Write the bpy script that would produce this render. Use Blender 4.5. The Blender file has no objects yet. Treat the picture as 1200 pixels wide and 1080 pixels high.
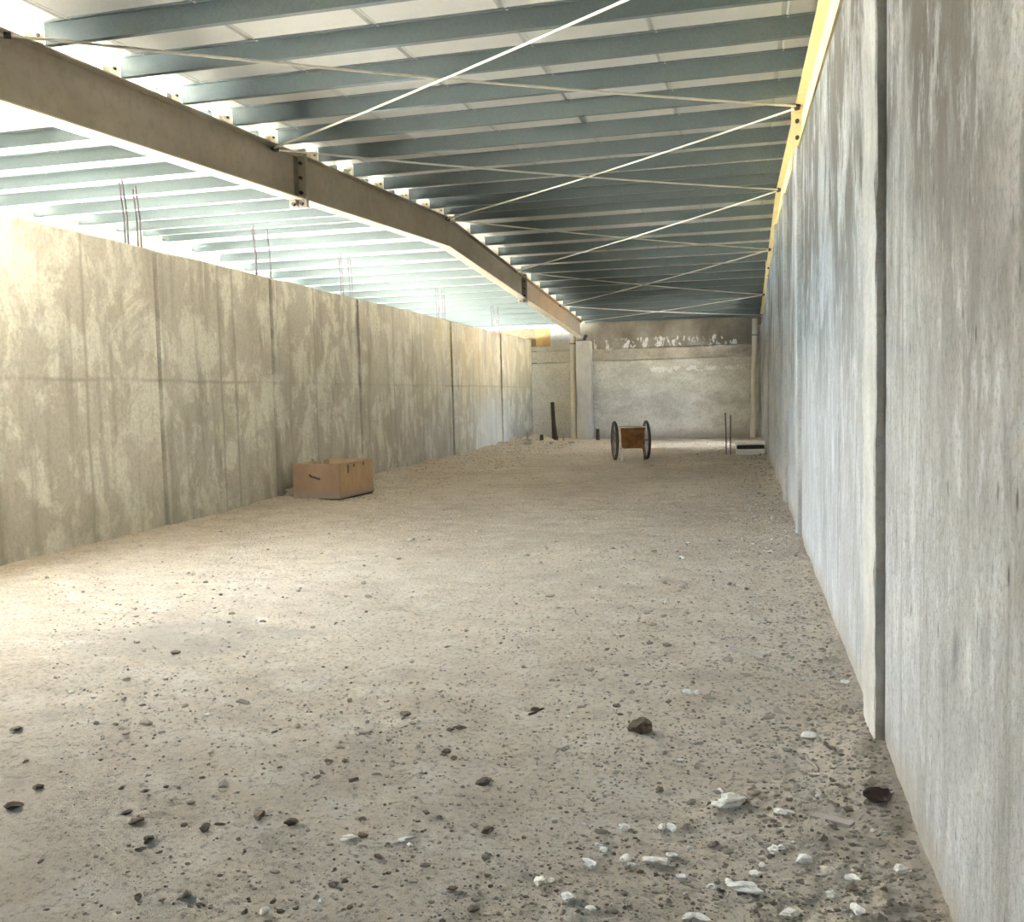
import bpy, bmesh, math, random
from mathutils import Vector, Matrix, noise

random.seed(7)
scene = bpy.context.scene
col = scene.collection
PI = math.pi

# ------------------------------------------------------------------ mesh helper
class MB:
    """collects simple shapes into one mesh"""
    def __init__(s):
        s.v = []; s.f = []; s.sm = []; s.mi = []
    def add(s, vs, fs, smooth=False, mi=0):
        b = len(s.v)
        s.v += [tuple(v) for v in vs]
        for f in fs:
            s.f.append(tuple(b + i for i in f)); s.sm.append(smooth); s.mi.append(mi)
    def box(s, x0, x1, y0, y1, z0, z1, M=None, mi=0, bev=0.0):
        if bev > 0:
            bm = bmesh.new()
            bmesh.ops.create_cube(bm, size=1)
            for v in bm.verts:
                v.co = Vector(((x0+x1)/2 + v.co.x*(x1-x0), (y0+y1)/2 + v.co.y*(y1-y0), (z0+z1)/2 + v.co.z*(z1-z0)))
            bmesh.ops.bevel(bm, geom=bm.edges[:], offset=bev, segments=2, profile=.5, affect='EDGES')
            vs = [v.co.copy() for v in bm.verts]; bm.verts.index_update()
            fs = [[v.index for v in f.verts] for f in bm.faces]
            bm.free()
        else:
            vs = [Vector(p) for p in ((x0,y0,z0),(x1,y0,z0),(x1,y1,z0),(x0,y1,z0),(x0,y0,z1),(x1,y0,z1),(x1,y1,z1),(x0,y1,z1))]
            fs = [(0,3,2,1),(4,5,6,7),(0,1,5,4),(1,2,6,5),(2,3,7,6),(3,0,4,7)]
        if M: vs = [M @ v for v in vs]
        s.add(vs, fs, False, mi)
    def prism(s, poly, a, b, axis='Y', mi=0):
        """poly: 2-D outline extruded along axis from a to b"""
        n = len(poly)
        def P(p, t):
            return {'Y': (p[0], t, p[1]), 'X': (t, p[0], p[1]), 'Z': (p[0], p[1], t)}[axis]
        vs = [P(p, a) for p in poly] + [P(p, b) for p in poly]
        fs = [tuple(range(n))[::-1], tuple(range(n, 2*n))] + [(i, (i+1) % n, n+(i+1) % n, n+i) for i in range(n)]
        s.add(vs, fs, False, mi)
    def tube(s, pts, r, seg=10, caps=True, smooth=True, mi=0, closed=False):
        pts = [Vector(p) for p in pts]; n = len(pts)
        rs = r if isinstance(r, (list, tuple)) else [r]*n
        t0 = (pts[1]-pts[0]).normalized()
        up = Vector((0,0,1)) if abs(t0.z) < .9 else Vector((1,0,0))
        vs = []
        for i, p in enumerate(pts):
            if closed: t = (pts[(i+1) % n]-pts[i-1]).normalized()
            elif i == 0: t = (pts[1]-pts[0]).normalized()
            elif i == n-1: t = (pts[-1]-pts[-2]).normalized()
            else: t = (pts[i+1]-pts[i-1]).normalized()
            a = (up - t*up.dot(t)).normalized(); b = t.cross(a)
            for k in range(seg):
                q = 2*PI*k/seg
                vs.append(p + (a*math.cos(q) + b*math.sin(q))*rs[i])
        fs = []
        for i in range(n if closed else n-1):
            j = (i+1) % n
            for k in range(seg):
                k2 = (k+1) % seg
                fs.append((i*seg+k, i*seg+k2, j*seg+k2, j*seg+k))
        s.add(vs, fs, smooth, mi)
        if caps and not closed:
            s.add([vs[k] for k in range(seg)], [tuple(range(seg))[::-1]], False, mi)
            s.add([vs[(n-1)*seg+k] for k in range(seg)], [tuple(range(seg))], False, mi)
    def torus(s, c, R, r, axis='X', seg=40, ts=8, M=None, mi=0):
        pts = []
        for i in range(seg):
            q = 2*PI*i/seg
            p = Vector((0, math.cos(q)*R, math.sin(q)*R)) if axis == 'X' else Vector((math.cos(q)*R, math.sin(q)*R, 0))
            pts.append(Vector(c)+p)
        if M: pts = [M @ p for p in pts]
        s.tube(pts, r, ts, closed=True, mi=mi)
    def lump(s, c, r, sub=1, rough=.3, flat=.7, mi=0, rnd=random, stretch=None):
        bm = bmesh.new()
        bmesh.ops.create_icosphere(bm, subdivisions=sub, radius=1)
        o = Vector((rnd.random()*50, rnd.random()*50, rnd.random()*50))
        rz = Matrix.Rotation(rnd.random()*2*PI, 3, 'Z')
        st = stretch or (1+.9*rnd.random(), 1, flat)
        vs = []
        for v in bm.verts:
            d = 1 + rough*(noise.noise(v.co*1.3+o)*1.6) + rough*.5*noise.noise(v.co*3.1+o)
            p = Vector((v.co.x*st[0]*d, v.co.y*st[1]*d, v.co.z*st[2]*d))*r
            vs.append(rz @ p + Vector(c))
        bm.verts.index_update()
        fs = [[v.index for v in f.verts] for f in bm.faces]
        bm.free()
        s.add(vs, fs, False, mi)
    def build(s, name, mat, parent=None, loc=None, rot=None):
        me = bpy.data.meshes.new(name)
        me.from_pydata(s.v, [], s.f)
        me.polygons.foreach_set('use_smooth', s.sm)
        me.polygons.foreach_set('material_index', s.mi)
        for m in (mat if isinstance(mat, (list, tuple)) else [mat]): me.materials.append(m)
        me.update()
        o = bpy.data.objects.new(name, me); col.objects.link(o)
        if parent: o.parent = parent
        if loc: o.location = loc
        if rot: o.rotation_euler = rot
        return o

def tag(o, label=None, cat=None, group=None, kind=None):
    if label: o['label'] = label
    if cat: o['category'] = cat
    if group: o['group'] = group
    if kind: o['kind'] = kind
    return o
def empty(name, loc=(0,0,0), rz=0, **k):
    o = bpy.data.objects.new(name, None); col.objects.link(o)
    o.location = loc; o.rotation_euler = (0,0,rz); o.empty_display_size = .2
    return tag(o, **k)
def copy_tree(o, parent=None):
    c = o.copy(); col.objects.link(c)
    if parent: c.parent = parent
    for ch in list(o.children): copy_tree(ch, c)
    return c

# ------------------------------------------------------------------ node helper
class N:
    def __init__(s, name, gain=1.0):
        s.gain = gain
        s.m = bpy.data.materials.new(name); s.m.use_nodes = True
        s.t = s.m.node_tree; s.b = s.t.nodes['Principled BSDF']
        s.co = s.t.nodes.new('ShaderNodeTexCoord').outputs['Object']
        s.sep = None
    def link(s, a, b): s.t.links.new(a, b)
    def val(s, sock, v):
        if hasattr(v, 'is_linked'): s.link(v, sock)
        else: sock.default_value = v
    def math(s, op, a, b=None, c=None, clamp=False):
        n = s.t.nodes.new('ShaderNodeMath'); n.operation = op; n.use_clamp = clamp
        for i, x in enumerate((a, b, c)):
            if x is not None: s.val(n.inputs[i], x)
        return n.outputs[0]
    def xyz(s, k):
        if s.sep is None:
            n = s.t.nodes.new('ShaderNodeSeparateXYZ'); s.link(s.co, n.inputs[0]); s.sep = n
        return s.sep.outputs[k]
    def map(s, sc, loc=(0,0,0), rot=(0,0,0)):
        n = s.t.nodes.new('ShaderNodeMapping'); s.link(s.co, n.inputs[0])
        n.inputs['Scale'].default_value = sc; n.inputs['Location'].default_value = loc; n.inputs['Rotation'].default_value = rot
        return n.outputs[0]
    def noise(s, scale, detail=4, rough=.55, vec=None, dist=0):
        n = s.t.nodes.new('ShaderNodeTexNoise'); s.link(vec or s.co, n.inputs['Vector'])
        n.inputs['Scale'].default_value = scale; n.inputs['Detail'].default_value = detail
        n.inputs['Roughness'].default_value = rough; n.inputs['Distortion'].default_value = dist
        return n.outputs['Fac']
    def voro(s, scale, vec=None, feature='F1', out='Distance'):
        n = s.t.nodes.new('ShaderNodeTexVoronoi'); n.feature = feature; s.link(vec or s.co, n.inputs['Vector'])
        n.inputs['Scale'].default_value = scale
        return n.outputs[out]
    def ramp(s, fac, *stops):
        """piecewise: stops are (pos, value) -> scalar through map range chain (color ramp)"""
        n = s.t.nodes.new('ShaderNodeValToRGB'); s.val(n.inputs[0], fac)
        e = n.color_ramp.elements
        while len(e) < len(stops): e.new(.5)
        for i, (p, c) in enumerate(stops):
            e[i].position = p
            e[i].color = (c, c, c, 1) if not isinstance(c, (tuple, list)) else (*c[:3], 1)
        return n.outputs[0]
    def mix(s, fac, a, b, mode='MIX'):
        n = s.t.nodes.new('ShaderNodeMix'); n.data_type = 'RGBA'; n.blend_type = mode; n.clamp_factor = True
        s.val(n.inputs[0], fac)
        for sock, x in ((n.inputs[6], a), (n.inputs[7], b)):
            if hasattr(x, 'is_linked'): s.link(x, sock)
            else: sock.default_value = (*[min(.86, q*s.gain) for q in x[:3]], 1)
        return n.outputs[2]
    def bump(s, h, strength=.5, dist=.01, prev=None):
        n = s.t.nodes.new('ShaderNodeBump'); s.val(n.inputs['Height'], h)
        n.inputs['Strength'].default_value = strength; n.inputs['Distance'].default_value = dist
        if prev is not None: s.link(prev, n.inputs['Normal'])
        return n.outputs[0]
    def out(s, color=None, rough=None, metal=None, normal=None, spec=None):
        if color is not None:
            if hasattr(color, 'is_linked'): s.link(color, s.b.inputs['Base Color'])
            else: s.b.inputs['Base Color'].default_value = (*color[:3], 1)
        if rough is not None: s.val(s.b.inputs['Roughness'], rough)
        if metal is not None: s.val(s.b.inputs['Metallic'], metal)
        if normal is not None: s.link(normal, s.b.inputs['Normal'])
        if spec is not None: s.b.inputs['Specular IOR Level'].default_value = spec
        return s.m
    def band(s, coord, lo, hi, soft):
        """1 inside lo..hi"""
        a = s.math('MULTIPLY_ADD', coord, 1/soft, -lo/soft + .5, True)
        b = s.math('MULTIPLY_ADD', coord, -1/soft, hi/soft + .5, True)
        return s.math('MULTIPLY', a, b)

# ------------------------------------------------------------------ materials
def mat_left_wall():
    n = N('left_wall_concrete', 1.5)
    big = n.noise(.55, 3, .5, n.map((1,1,.6)))
    blot = n.noise(1.7, 8, .7, n.map((1,1,.75)), .4)
    streak = n.noise(3.0, 5, .65, n.map((1,1.5,.25)))
    fine = n.noise(28, 4, .7)
    c = n.mix(n.ramp(big, (.3, 0), (.7, 1)), (.36,.345,.31), (.46,.445,.41))
    c = n.mix(n.math('MULTIPLY', n.ramp(blot, (.48, 0), (.56, 1)), .85), c, (.60,.58,.53))
    c = n.mix(n.math('MULTIPLY', n.ramp(streak, (.5, 0), (.66, 1)), .6), c, (.235,.215,.18))
    c = n.mix(n.math('MULTIPLY', n.ramp(fine, (.35, 1), (.55, 0)), .35), c, (.22,.2,.165))
    y, z = n.xyz(1), n.xyz(2)
    wob = n.math('MULTIPLY', n.math('SUBTRACT', n.noise(1.4, 3), .5), .07)
    yy = n.math('ADD', y, wob); zz = n.math('ADD', z, wob)
    tot = None
    for Y in (8.3, 10.85, 11.2, 13.6, 17.0, 18.6, 23.0, 28.0, 7.05):
        l = n.band(yy, Y-.022, Y+.022, .03)
        tot = l if tot is None else n.math('MAXIMUM', tot, l)
    hj = n.math('MULTIPLY', n.band(zz, 1.655, 1.69, .03), n.ramp(n.noise(.7, 2), (.4, .25), (.6, 1)))
    tot = n.math('MAXIMUM', tot, hj)
    c = n.mix(n.math('MULTIPLY', tot, .5), c, (.2,.185,.155))
    # lime runs down from the coping
    drip = n.noise(9, 1, .3, n.map((1,1,.02)))
    dm = n.math('MULTIPLY', n.ramp(drip, (.71, 0), (.73, 1)), n.band(z, 2.75, 3.2, .5))
    c = n.mix(n.math('MULTIPLY', dm, .7), c, (.8,.78,.7))
    # damp ground line, greenish
    base = n.math('MULTIPLY', n.band(z, -.5, .32, .5), n.ramp(n.noise(1.6, 4), (.35, .2), (.65, 1)))
    c = n.mix(n.math('MULTIPLY', base, .6), c, (.22,.22,.165))
    # painted light: yellow glow toward the far end, bluish-white glow by the far pier
    ye = n.math('MULTIPLY', n.band(y, 19.5, 33, 5), n.ramp(n.noise(1.2, 4, .6, n.map((1,1,.35))), (.4, .15), (.65, .9)))
    c = n.mix(n.math('MULTIPLY', n.math('MULTIPLY', ye, n.band(z, 1.2, 3.6, 1.5)), .6), c, (.5,.42,.22))
    pale = n.math('MULTIPLY', n.band(y, 22.8, 25.9, .8), n.band(z, -.2, 1.25, .8))
    c = n.mix(n.math('MULTIPLY', pale, .6), c, (.6,.63,.66))
    nm = n.bump(blot, .25, .02); nm = n.bump(fine, .35, .006, nm)
    return n.out(c, .92, normal=nm, spec=.2)

def mat_right_wall():
    n = N('right_wall_concrete', 1.3)
    big = n.noise(1.15, 7, .68, n.map((1,1,.55), rot=(.5,0,0)), .5)
    st = n.noise(7, 8, .75, n.map((1,1.3,.55)), .4)
    streak = n.noise(5.5, 5, .7, n.map((1,1.25,.13)))
    fine = n.noise(45, 5, .75)
    pit = n.voro(9, n.map((1,1.5,.55)))
    y, z = n.xyz(1), n.xyz(2)
    c = n.mix(n.ramp(st, (.38, 0), (.62, 1)), (.36,.35,.325), (.56,.55,.525))
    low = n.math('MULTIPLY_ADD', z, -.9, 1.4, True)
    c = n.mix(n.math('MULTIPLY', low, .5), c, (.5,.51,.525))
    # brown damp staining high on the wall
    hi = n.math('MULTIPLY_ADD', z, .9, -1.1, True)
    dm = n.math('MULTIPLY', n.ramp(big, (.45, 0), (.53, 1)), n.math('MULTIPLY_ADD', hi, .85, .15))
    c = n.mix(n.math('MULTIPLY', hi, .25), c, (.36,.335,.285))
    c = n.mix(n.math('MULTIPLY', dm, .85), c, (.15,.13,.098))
    c = n.mix(n.math('MULTIPLY', n.ramp(streak, (.5, 0), (.68, 1)), .6), c, (.22,.205,.17))
    c = n.mix(n.math('MULTIPLY', n.ramp(n.noise(5, 7, .75, n.map((1,1.1,.45))), (.54, 0), (.63, 1)), .55), c, (.70,.70,.68))
    pm = n.ramp(n.noise(2.2, 3), (.42, 0), (.6, 1))
    c = n.mix(n.math('MULTIPLY', n.ramp(pit, (.06, 1), (.15, 0)), n.math('MULTIPLY', pm, .85)), c, (.10,.09,.075))
    vs2 = n.voro(5, n.map((1,3.2,.7), (4,1,2)))
    c = n.mix(n.math('MULTIPLY', n.ramp(vs2, (.05, 1), (.14, 0)), .6), c, (.12,.11,.095))
    c = n.mix(n.math('MULTIPLY', n.ramp(fine, (.38, 1), (.5, 0)), .45), c, (.19,.18,.16))
    jt = n.band(n.math('ADD', y, n.math('MULTIPLY', n.math('SUBTRACT', n.noise(2, 2), .5), .02)), 3.33, 3.36, .015)
    c = n.mix(n.math('MULTIPLY', jt, .4), c, (.24,.22,.18))
    # earth splash at the foot
    foot = n.math('MULTIPLY', n.band(n.math('ADD', z, n.math('MULTIPLY', n.noise(4, 3), -.25)), -.5, .0, .12), .8)
    c = n.mix(foot, c, (.36,.33,.27))
    nm = n.bump(st, .8, .035); nm = n.bump(fine, .7, .012, nm)
    nm = n.bump(n.ramp(pit, (.03, 0), (.12, 1)), .3, .01, nm)
    return n.out(c, .93, normal=nm, spec=.2)

def mat_back_wall():
    n = N('back_wall_concrete', 1.75)
    x, z = n.xyz(0), n.xyz(2)
    blot = n.noise(1.6, 7, .65, n.map((1,1,1.6)), .3)
    fine = n.noise(16, 5, .7)
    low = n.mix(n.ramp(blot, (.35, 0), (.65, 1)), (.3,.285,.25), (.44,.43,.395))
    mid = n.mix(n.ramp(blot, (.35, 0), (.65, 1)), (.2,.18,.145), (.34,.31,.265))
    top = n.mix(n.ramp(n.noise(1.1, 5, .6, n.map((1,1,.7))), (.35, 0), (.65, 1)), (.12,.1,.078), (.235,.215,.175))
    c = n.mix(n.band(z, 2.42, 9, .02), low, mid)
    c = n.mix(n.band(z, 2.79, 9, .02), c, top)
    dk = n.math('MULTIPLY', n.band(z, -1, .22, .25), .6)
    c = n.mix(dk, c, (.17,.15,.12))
    # pale left end
    c = n.mix(n.math('MULTIPLY', n.band(x, -9, -4.85, .4), .6), c, (.5,.485,.45))
    # white salt bloom: a row of patches below the ledge, drips above it
    ef = n.noise(4.6, 7, .72, n.map((1,1,1.25), (7.3,0,1.1)), .6)
    zone = n.math('MULTIPLY', n.band(z, 1.92, 2.3, .3), n.ramp(n.noise(.45, 2), (.3, .6), (.6, 1)))
    zone = n.math('MULTIPLY', zone, n.band(x, -3.0, .3, .8))
    e1 = n.ramp(n.math('MULTIPLY', ef, zone), (.40, 0), (.43, 1))
    ef2 = n.noise(3.4, 5, .65, n.map((1.5,1,.8), (3,0,0)), .8)
    zone2 = n.math('MULTIPLY', n.band(z, 2.62, 3.22, .3), n.band(x, -4.7, .1, .6))
    e2 = n.ramp(n.math('MULTIPLY', ef2, zone2), (.535, 0), (.56, 1))
    e3 = n.math('MULTIPLY', n.ramp(n.noise(3.5, 6, .7, n.map((1,1,1.4), (5,0,2))), (.57, 0), (.63, 1)), n.band(z, .8, 2.4, .6))
    c = n.mix(n.math('MULTIPLY', e3, .35), c, (.6,.59,.56))
    c = n.mix(n.math('MULTIPLY', n.math('MAXIMUM', e1, e2), .85), c, (.82,.81,.77))
    c = n.mix(n.math('MULTIPLY', n.ramp(fine, (.36, 1), (.52, 0)), .35), c, (.13,.12,.1))
    nm = n.bump(blot, .4, .03); nm = n.bump(fine, .4, .01, nm)
    return n.out(c, .93, normal=nm, spec=.2)

def mat_plain_concrete(name, a, b, sc=2.5):
    n = N(name, 1.35)
    st = n.noise(sc, 6, .65, n.map((1,1,.5)), .2); fine = n.noise(40, 4, .7)
    c = n.mix(n.ramp(st, (.35, 0), (.65, 1)), a, b)
    c = n.mix(n.math('MULTIPLY', n.ramp(fine, (.36, 1), (.5, 0)), .3), c, tuple(x*.5 for x in a))
    nm = n.bump(st, .4, .02); nm = n.bump(fine, .4, .006, nm)
    return n.out(c, .92, normal=nm, spec=.2)

def mat_dirt():
    n = N('dry_earth', 1.6)
    big = n.noise(.5, 4, .55, None, .3); med = n.noise(3.2, 6, .65, n.map((1,1.3,1)), .2)
    fine = n.noise(38, 6, .75); vf = n.noise(150, 3, .7)
    c = n.mix(n.ramp(big, (.32, 0), (.68, 1)), (.375,.315,.245), (.475,.408,.328))
    c = n.mix(n.math('MULTIPLY', n.ramp(med, (.5, 0), (.66, 1)), .5), c, (.52,.475,.415))
    c = n.mix(n.math('MULTIPLY', n.ramp(med, (.34, 1), (.46, 0)), .45), c, (.26,.22,.175))
    c = n.mix(n.math('MULTIPLY', n.ramp(fine, (.38, 1), (.48, 0)), .65), c, (.17,.145,.115))
    c = n.mix(n.math('MULTIPLY', n.ramp(fine, (.58, 0), (.68, 1)), .4), c, (.6,.56,.49))
    # damp dark patch by the left wall
    x, y = n.xyz(0), n.xyz(1)
    w = n.math('MULTIPLY', n.math('SUBTRACT', n.noise(1.3, 4), .5), 1.5)
    dx = n.math('ADD', n.math('SUBTRACT', x, -3.2), w); dy = n.math('ADD', n.math('SUBTRACT', y, 4.9), w)
    d = n.math('ADD', n.math('MULTIPLY', dx, dx), n.math('MULTIPLY', n.math('MULTIPLY', dy, dy), 1.6))
    c = n.mix(n.math('MULTIPLY', n.ramp(d, (.05, 1), (.55, 0)), .6), c, (.235,.215,.185))
    nm = n.bump(med, .6, .06); nm = n.bump(fine, 1.0, .035, nm); nm = n.bump(vf, .8, .01, nm)
    return n.out(c, .97, normal=nm, spec=.1)

def mat_stone(name, cols):
    n = N(name)
    g = n.t.nodes.new('ShaderNodeNewGeometry').outputs['Random Per Island']
    k = len(cols)
    c = n.ramp(g, *[((i+.5)/k, q) for i, q in enumerate(cols)])
    f = n.noise(60, 5, .7)
    c = n.mix(n.math('MULTIPLY', n.ramp(f, (.35, 1), (.55, 0)), .25), c, (.16,.14,.11))
    return n.out(c, .95, normal=n.bump(f, .6, .01), spec=.15)

def mat_galv(name, base, rough=.42, metal=.75, spangle=.5):
    n = N(name)
    sp = n.voro(60, n.map((1,1,1)), out='Color')
    sw = n.t.nodes.new('ShaderNodeRGBToBW'); n.link(sp, sw.inputs[0])
    cl = n.noise(1.3, 5, .6, n.map((.35,1,1)))
    c = n.mix(n.math('MULTIPLY', sw.outputs[0], spangle), tuple(x*.72 for x in base), base)
    c = n.mix(n.ramp(cl, (.4, 0), (.7, .35)), c, tuple(x*.7 for x in base))
    r = n.math('MULTIPLY_ADD', n.noise(7, 4), .25, rough - .12)
    return n.out(c, r, metal, n.bump(n.noise(2.2, 3, .5, n.map((.5,1,1))), .08, .02))

def mat_paint(name, a, b, rough=.6, sc=2.0, metal=0.0):
    n = N(name)
    st = n.noise(sc, 6, .65, None, .3)
    c = n.mix(n.ramp(st, (.35, 0), (.65, 1)), a, b)
    return n.out(c, rough, metal, n.bump(n.noise(14, 4), .12, .01))

def mat_rafter():
    n = N('rafter_primer_shaded')
    st = n.noise(1.1, 6, .6, n.map((1,1,1.5)), .4); fine = n.noise(9, 5, .7)
    c = n.mix(n.ramp(st, (.35, 0), (.65, 1)), (.35,.30,.235), (.43,.38,.305))
    c = n.mix(n.math('MULTIPLY', n.ramp(fine, (.38, 1), (.5, 0)), .25), c, (.24,.19,.13))
    y = n.xyz(1)
    rs = n.math('MULTIPLY', n.band(y, 30.8, 35.2, 2.0), n.ramp(n.noise(1.6, 5, .6, n.map((1,1,.6))), (.4, .1), (.6, 1)))
    c = n.mix(n.math('MULTIPLY', rs, .7), c, (.5,.3,.13))
    return n.out(c, .55, normal=n.bump(fine, .1, .006), spec=.3)

def mat_wood(name, a, b, sc=(1,1,1), dirt=(.3,.28,.26)):
    n = N(name)
    g = n.noise(6, 6, .65, n.map(sc), .3); b2 = n.noise(3.0, 5, .6)
    c = n.mix(n.ramp(g, (.35, 0), (.65, 1)), a, b)
    c = n.mix(n.math('MULTIPLY', n.ramp(b2, (.5, 0), (.7, 1)), .55), c, dirt)
    z = n.xyz(2)
    c = n.mix(n.math('MULTIPLY', n.band(z, -1, .09, .12), .6), c, (.34,.33,.32))
    return n.out(c, .8, normal=n.bump(g, .2, .006), spec=.25)

def mat_rust():
    n = N('rusty_steel')
    g = n.noise(7, 7, .7, None, .3)
    c = n.ramp(g, (.3, (.10,.045,.018)), (.5, (.26,.12,.042)), (.7, (.36,.19,.07)))
    return n.out(c, .8, .2, n.bump(g, .3, .005))

def mat_brick():
    n = N('sunlit_rubble_brick')
    bt = n.t.nodes.new('ShaderNodeTexBrick'); n.link(n.map((1,1,1), rot=(PI/2,0,0)), bt.inputs['Vector'])
    bt.inputs['Scale'].default_value = 5; bt.inputs['Color1'].default_value = (.30,.19,.10,1)
    bt.inputs['Color2'].default_value = (.42,.33,.20,1); bt.inputs['Mortar'].default_value = (.13,.11,.08,1)
    bt.inputs['Mortar Size'].default_value = .04
    f = n.noise(9, 6, .7)
    c = n.mix(n.ramp(f, (.4, .6), (.6, 0)), bt.outputs['Color'], (.25,.2,.13))
    return n.out(c, .95, normal=n.bump(f, .6, .03))

M = dict(
    lwall=mat_left_wall(), rwall=mat_right_wall(), bwall=mat_back_wall(), dirt=mat_dirt(),
    pier=mat_plain_concrete('pier_concrete', (.40,.37,.31), (.52,.49,.42)),
    rpier=mat_plain_concrete('right_pilaster_concrete', (.33,.315,.28), (.46,.45,.41), 4),
    column=mat_plain_concrete('column_concrete', (.37,.355,.325), (.48,.465,.43)),
    plinth=mat_plain_concrete('pale_plinth_concrete', (.58,.56,.52), (.78,.76,.72)),
    sheet=mat_galv('roof_sheet_galvanised', (.84,.84,.81), .4, .12, .2),
    purlin=mat_galv('purlin_galvanised', (.19,.235,.24), .4, .25, .6),
    rafter=mat_rafter(),
    yellow=mat_paint('yellow_primer', (.74,.65,.36), (.82,.74,.46), .55),
    cleat=mat_paint('cream_primer', (.66,.6,.46), (.76,.7,.56), .6, 6),
    bolt=mat_paint('dark_bolt_steel', (.05,.045,.04), (.09,.08,.07), .5, 9, .6),
    darkplate=mat_paint('dark_splice_steel', (.13,.11,.09), (.2,.17,.14), .55, 5),
    rod=mat_paint('brace_rod_paint', (.66,.64,.56), (.76,.74,.66), .45, 4, .2),
    rebar=mat_paint('weathered_rebar', (.13,.12,.15), (.2,.17,.18), .7, 8, .4),
    pipe=mat_paint('cream_pvc', (.66,.61,.5), (.74,.69,.58), .45, 2),
    box_front=mat_wood('box_ply_shaded_front', (.36,.25,.175), (.44,.315,.225), (1,1,.5), (.36,.27,.22)),  # darker ply: the front's shade is put into the colour
    box_side=mat_wood('box_ply_lit_side', (.50,.34,.205), (.60,.43,.275), (1,1,.4), (.45,.33,.24)),  # lighter ply: the lit right side is put into the colour
    box_in=mat_wood('box_ply_lit_inside', (.55,.44,.28), (.66,.54,.36), (1,1,.4), (.5,.42,.3)),  # yellowish light inside the box is put into the colour
    rust=mat_rust(),
    tyre=mat_paint('dusty_black_rubber', (.035,.03,.026), (.09,.08,.07), .85, 9),
    spoke=mat_paint('dull_spoke_steel', (.22,.2,.18), (.32,.3,.27), .5, 12, .6),
    cartpale=mat_paint('dusty_pale_sheet', (.72,.69,.62), (.82,.79,.72), .6, 7),
    stake=mat_paint('dark_rusty_stake', (.055,.04,.03), (.1,.075,.055), .85, 12),
    stick=mat_wood('dry_wood', (.5,.42,.31), (.62,.54,.42), (3,3,3), (.45,.4,.33)),
    darkbit=mat_paint('dark_scrap', (.05,.03,.022), (.11,.065,.045), .6, 14),
    brick=mat_brick(),
    orange=mat_paint('ochre_timber', (.50,.30,.10), (.58,.40,.17), .7, 5),
    gravel=mat_stone('gravel_mix', [(.22,.19,.15),(.36,.31,.25),(.43,.38,.31),(.52,.47,.4),(.40,.35,.28),(.62,.58,.52)]),
    clod=mat_stone('shaded_earth_clod', [(.25,.20,.15),(.31,.26,.20),(.19,.15,.11)]),  # earth darkened to stand in for the clods' shadow sides
    tan=mat_stone('tan_stone', [(.40,.35,.28),(.47,.42,.34)]),
    chip=mat_stone('white_plaster', [(.90,.885,.84),(.93,.92,.88)]),
    frontwall=mat_plain_concrete('light_absorbing_concrete', (.02,.019,.018), (.03,.029,.027)),  # near black, absorbs bounce light around the camera
    soil=mat_plain_concrete('light_absorbing_ground', (.10,.095,.085), (.15,.14,.12), .8),  # dark on purpose, cuts bounce into the left bay
    outground=mat_plain_concrete('pale_dry_ground', (.50,.48,.44), (.56,.54,.49), .4),
)

# ------------------------------------------------------------------ camera
F = 1107.72
sh = Vector
cam_d = bpy.data.cameras.new('camera'); cam = bpy.data.objects.new('camera', cam_d); col.objects.link(cam)
pitch, yaw, roll = .0683526, .2407089, -.0242515
cp, sp, cy_, sy_, cr, sr = math.cos(pitch), math.sin(pitch), math.cos(yaw), math.sin(yaw), math.cos(roll), math.sin(roll)
fw = Vector((-sy_*cp, cy_*cp, -sp)); r0 = Vector((cy_, sy_, 0)); u0 = r0.cross(fw)
rr = r0*cr + u0*sr; uu = r0*(-sr) + u0*cr
cam.matrix_world = Matrix(((rr.x, uu.x, -fw.x, 0), (rr.y, uu.y, -fw.y, 0), (rr.z, uu.z, -fw.z, 1.4), (0,0,0,1)))
cam_d.sensor_fit = 'HORIZONTAL'; cam_d.sensor_width = 36; cam_d.lens = F/1200*36
cam_d.clip_start = .05; cam_d.clip_end = 300
scene.camera = cam
def ground_px(x, y):
    """where a measured sight line of the photograph meets the dirt floor"""
    d = rr*((x-600)/F) - uu*((y-540)/F) + fw
    t = -1.4/d.z
    return d.x*t, d.y*t

# ------------------------------------------------------------------ floor
LX, RX, PF, BY = -6.44, .511, .473, 29.12       # left wall, right wall, right pilaster face, back wall
def floor_z(x, y):
    z = .022*noise.noise(Vector((x*.5, y*.45, 1.7))) + .012*noise.noise(Vector((x*1.7, y*1.5, 4.1)))
    if y < 13:
        z += .006*noise.noise(Vector((x*6, y*6, 9.3))) + .005*noise.noise(Vector((x*15, y*15, 2.3)))
        k = noise.noise(Vector((x*1.3, y*1.1, 21)))*.5 + .5 + .5*math.exp(-(RX-x)/.7)
        z += .030*min(1.2, max(0, k-.25))*max(0, noise.noise(Vector((x*21, y*21, 5.5))) - .12) + .010*max(0, noise.noise(Vector((x*48, y*48, 3.1))) - .05)
    e = max(0, x - (RX - .42)); z += .22*e*e*(1 + .7*noise.noise(Vector((x*3, y*2.2, 0))))   # spoil banked against right wall
    for py in (3.72, 8.9, 11.65, 14.65):
        d = math.hypot((x-.42)*1.5, y-py+.02); z += .05*max(0, 1-d/.3)
    if y > 9:
        e = max(0, (LX + 1.4) - x); z += min(1, (y-9)/6)*.045*e*e*(1+.8*noise.noise(Vector((x*2.2, y*2, 5))))
    if y > 22:
        z += min(1, (y-22)/4)*max(0, -3.8-x)*.03*(1 + noise.noise(Vector((x*2.4, y*2, 7))))
    return z
mb = MB()
ys = [-9.0]
while ys[-1] < BY + .3:
    y = ys[-1]; ys.append(y + (.5 if y < -.5 else .25 if y < 1.2 else max(.016, .0062*y)))
nx = 360
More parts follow.
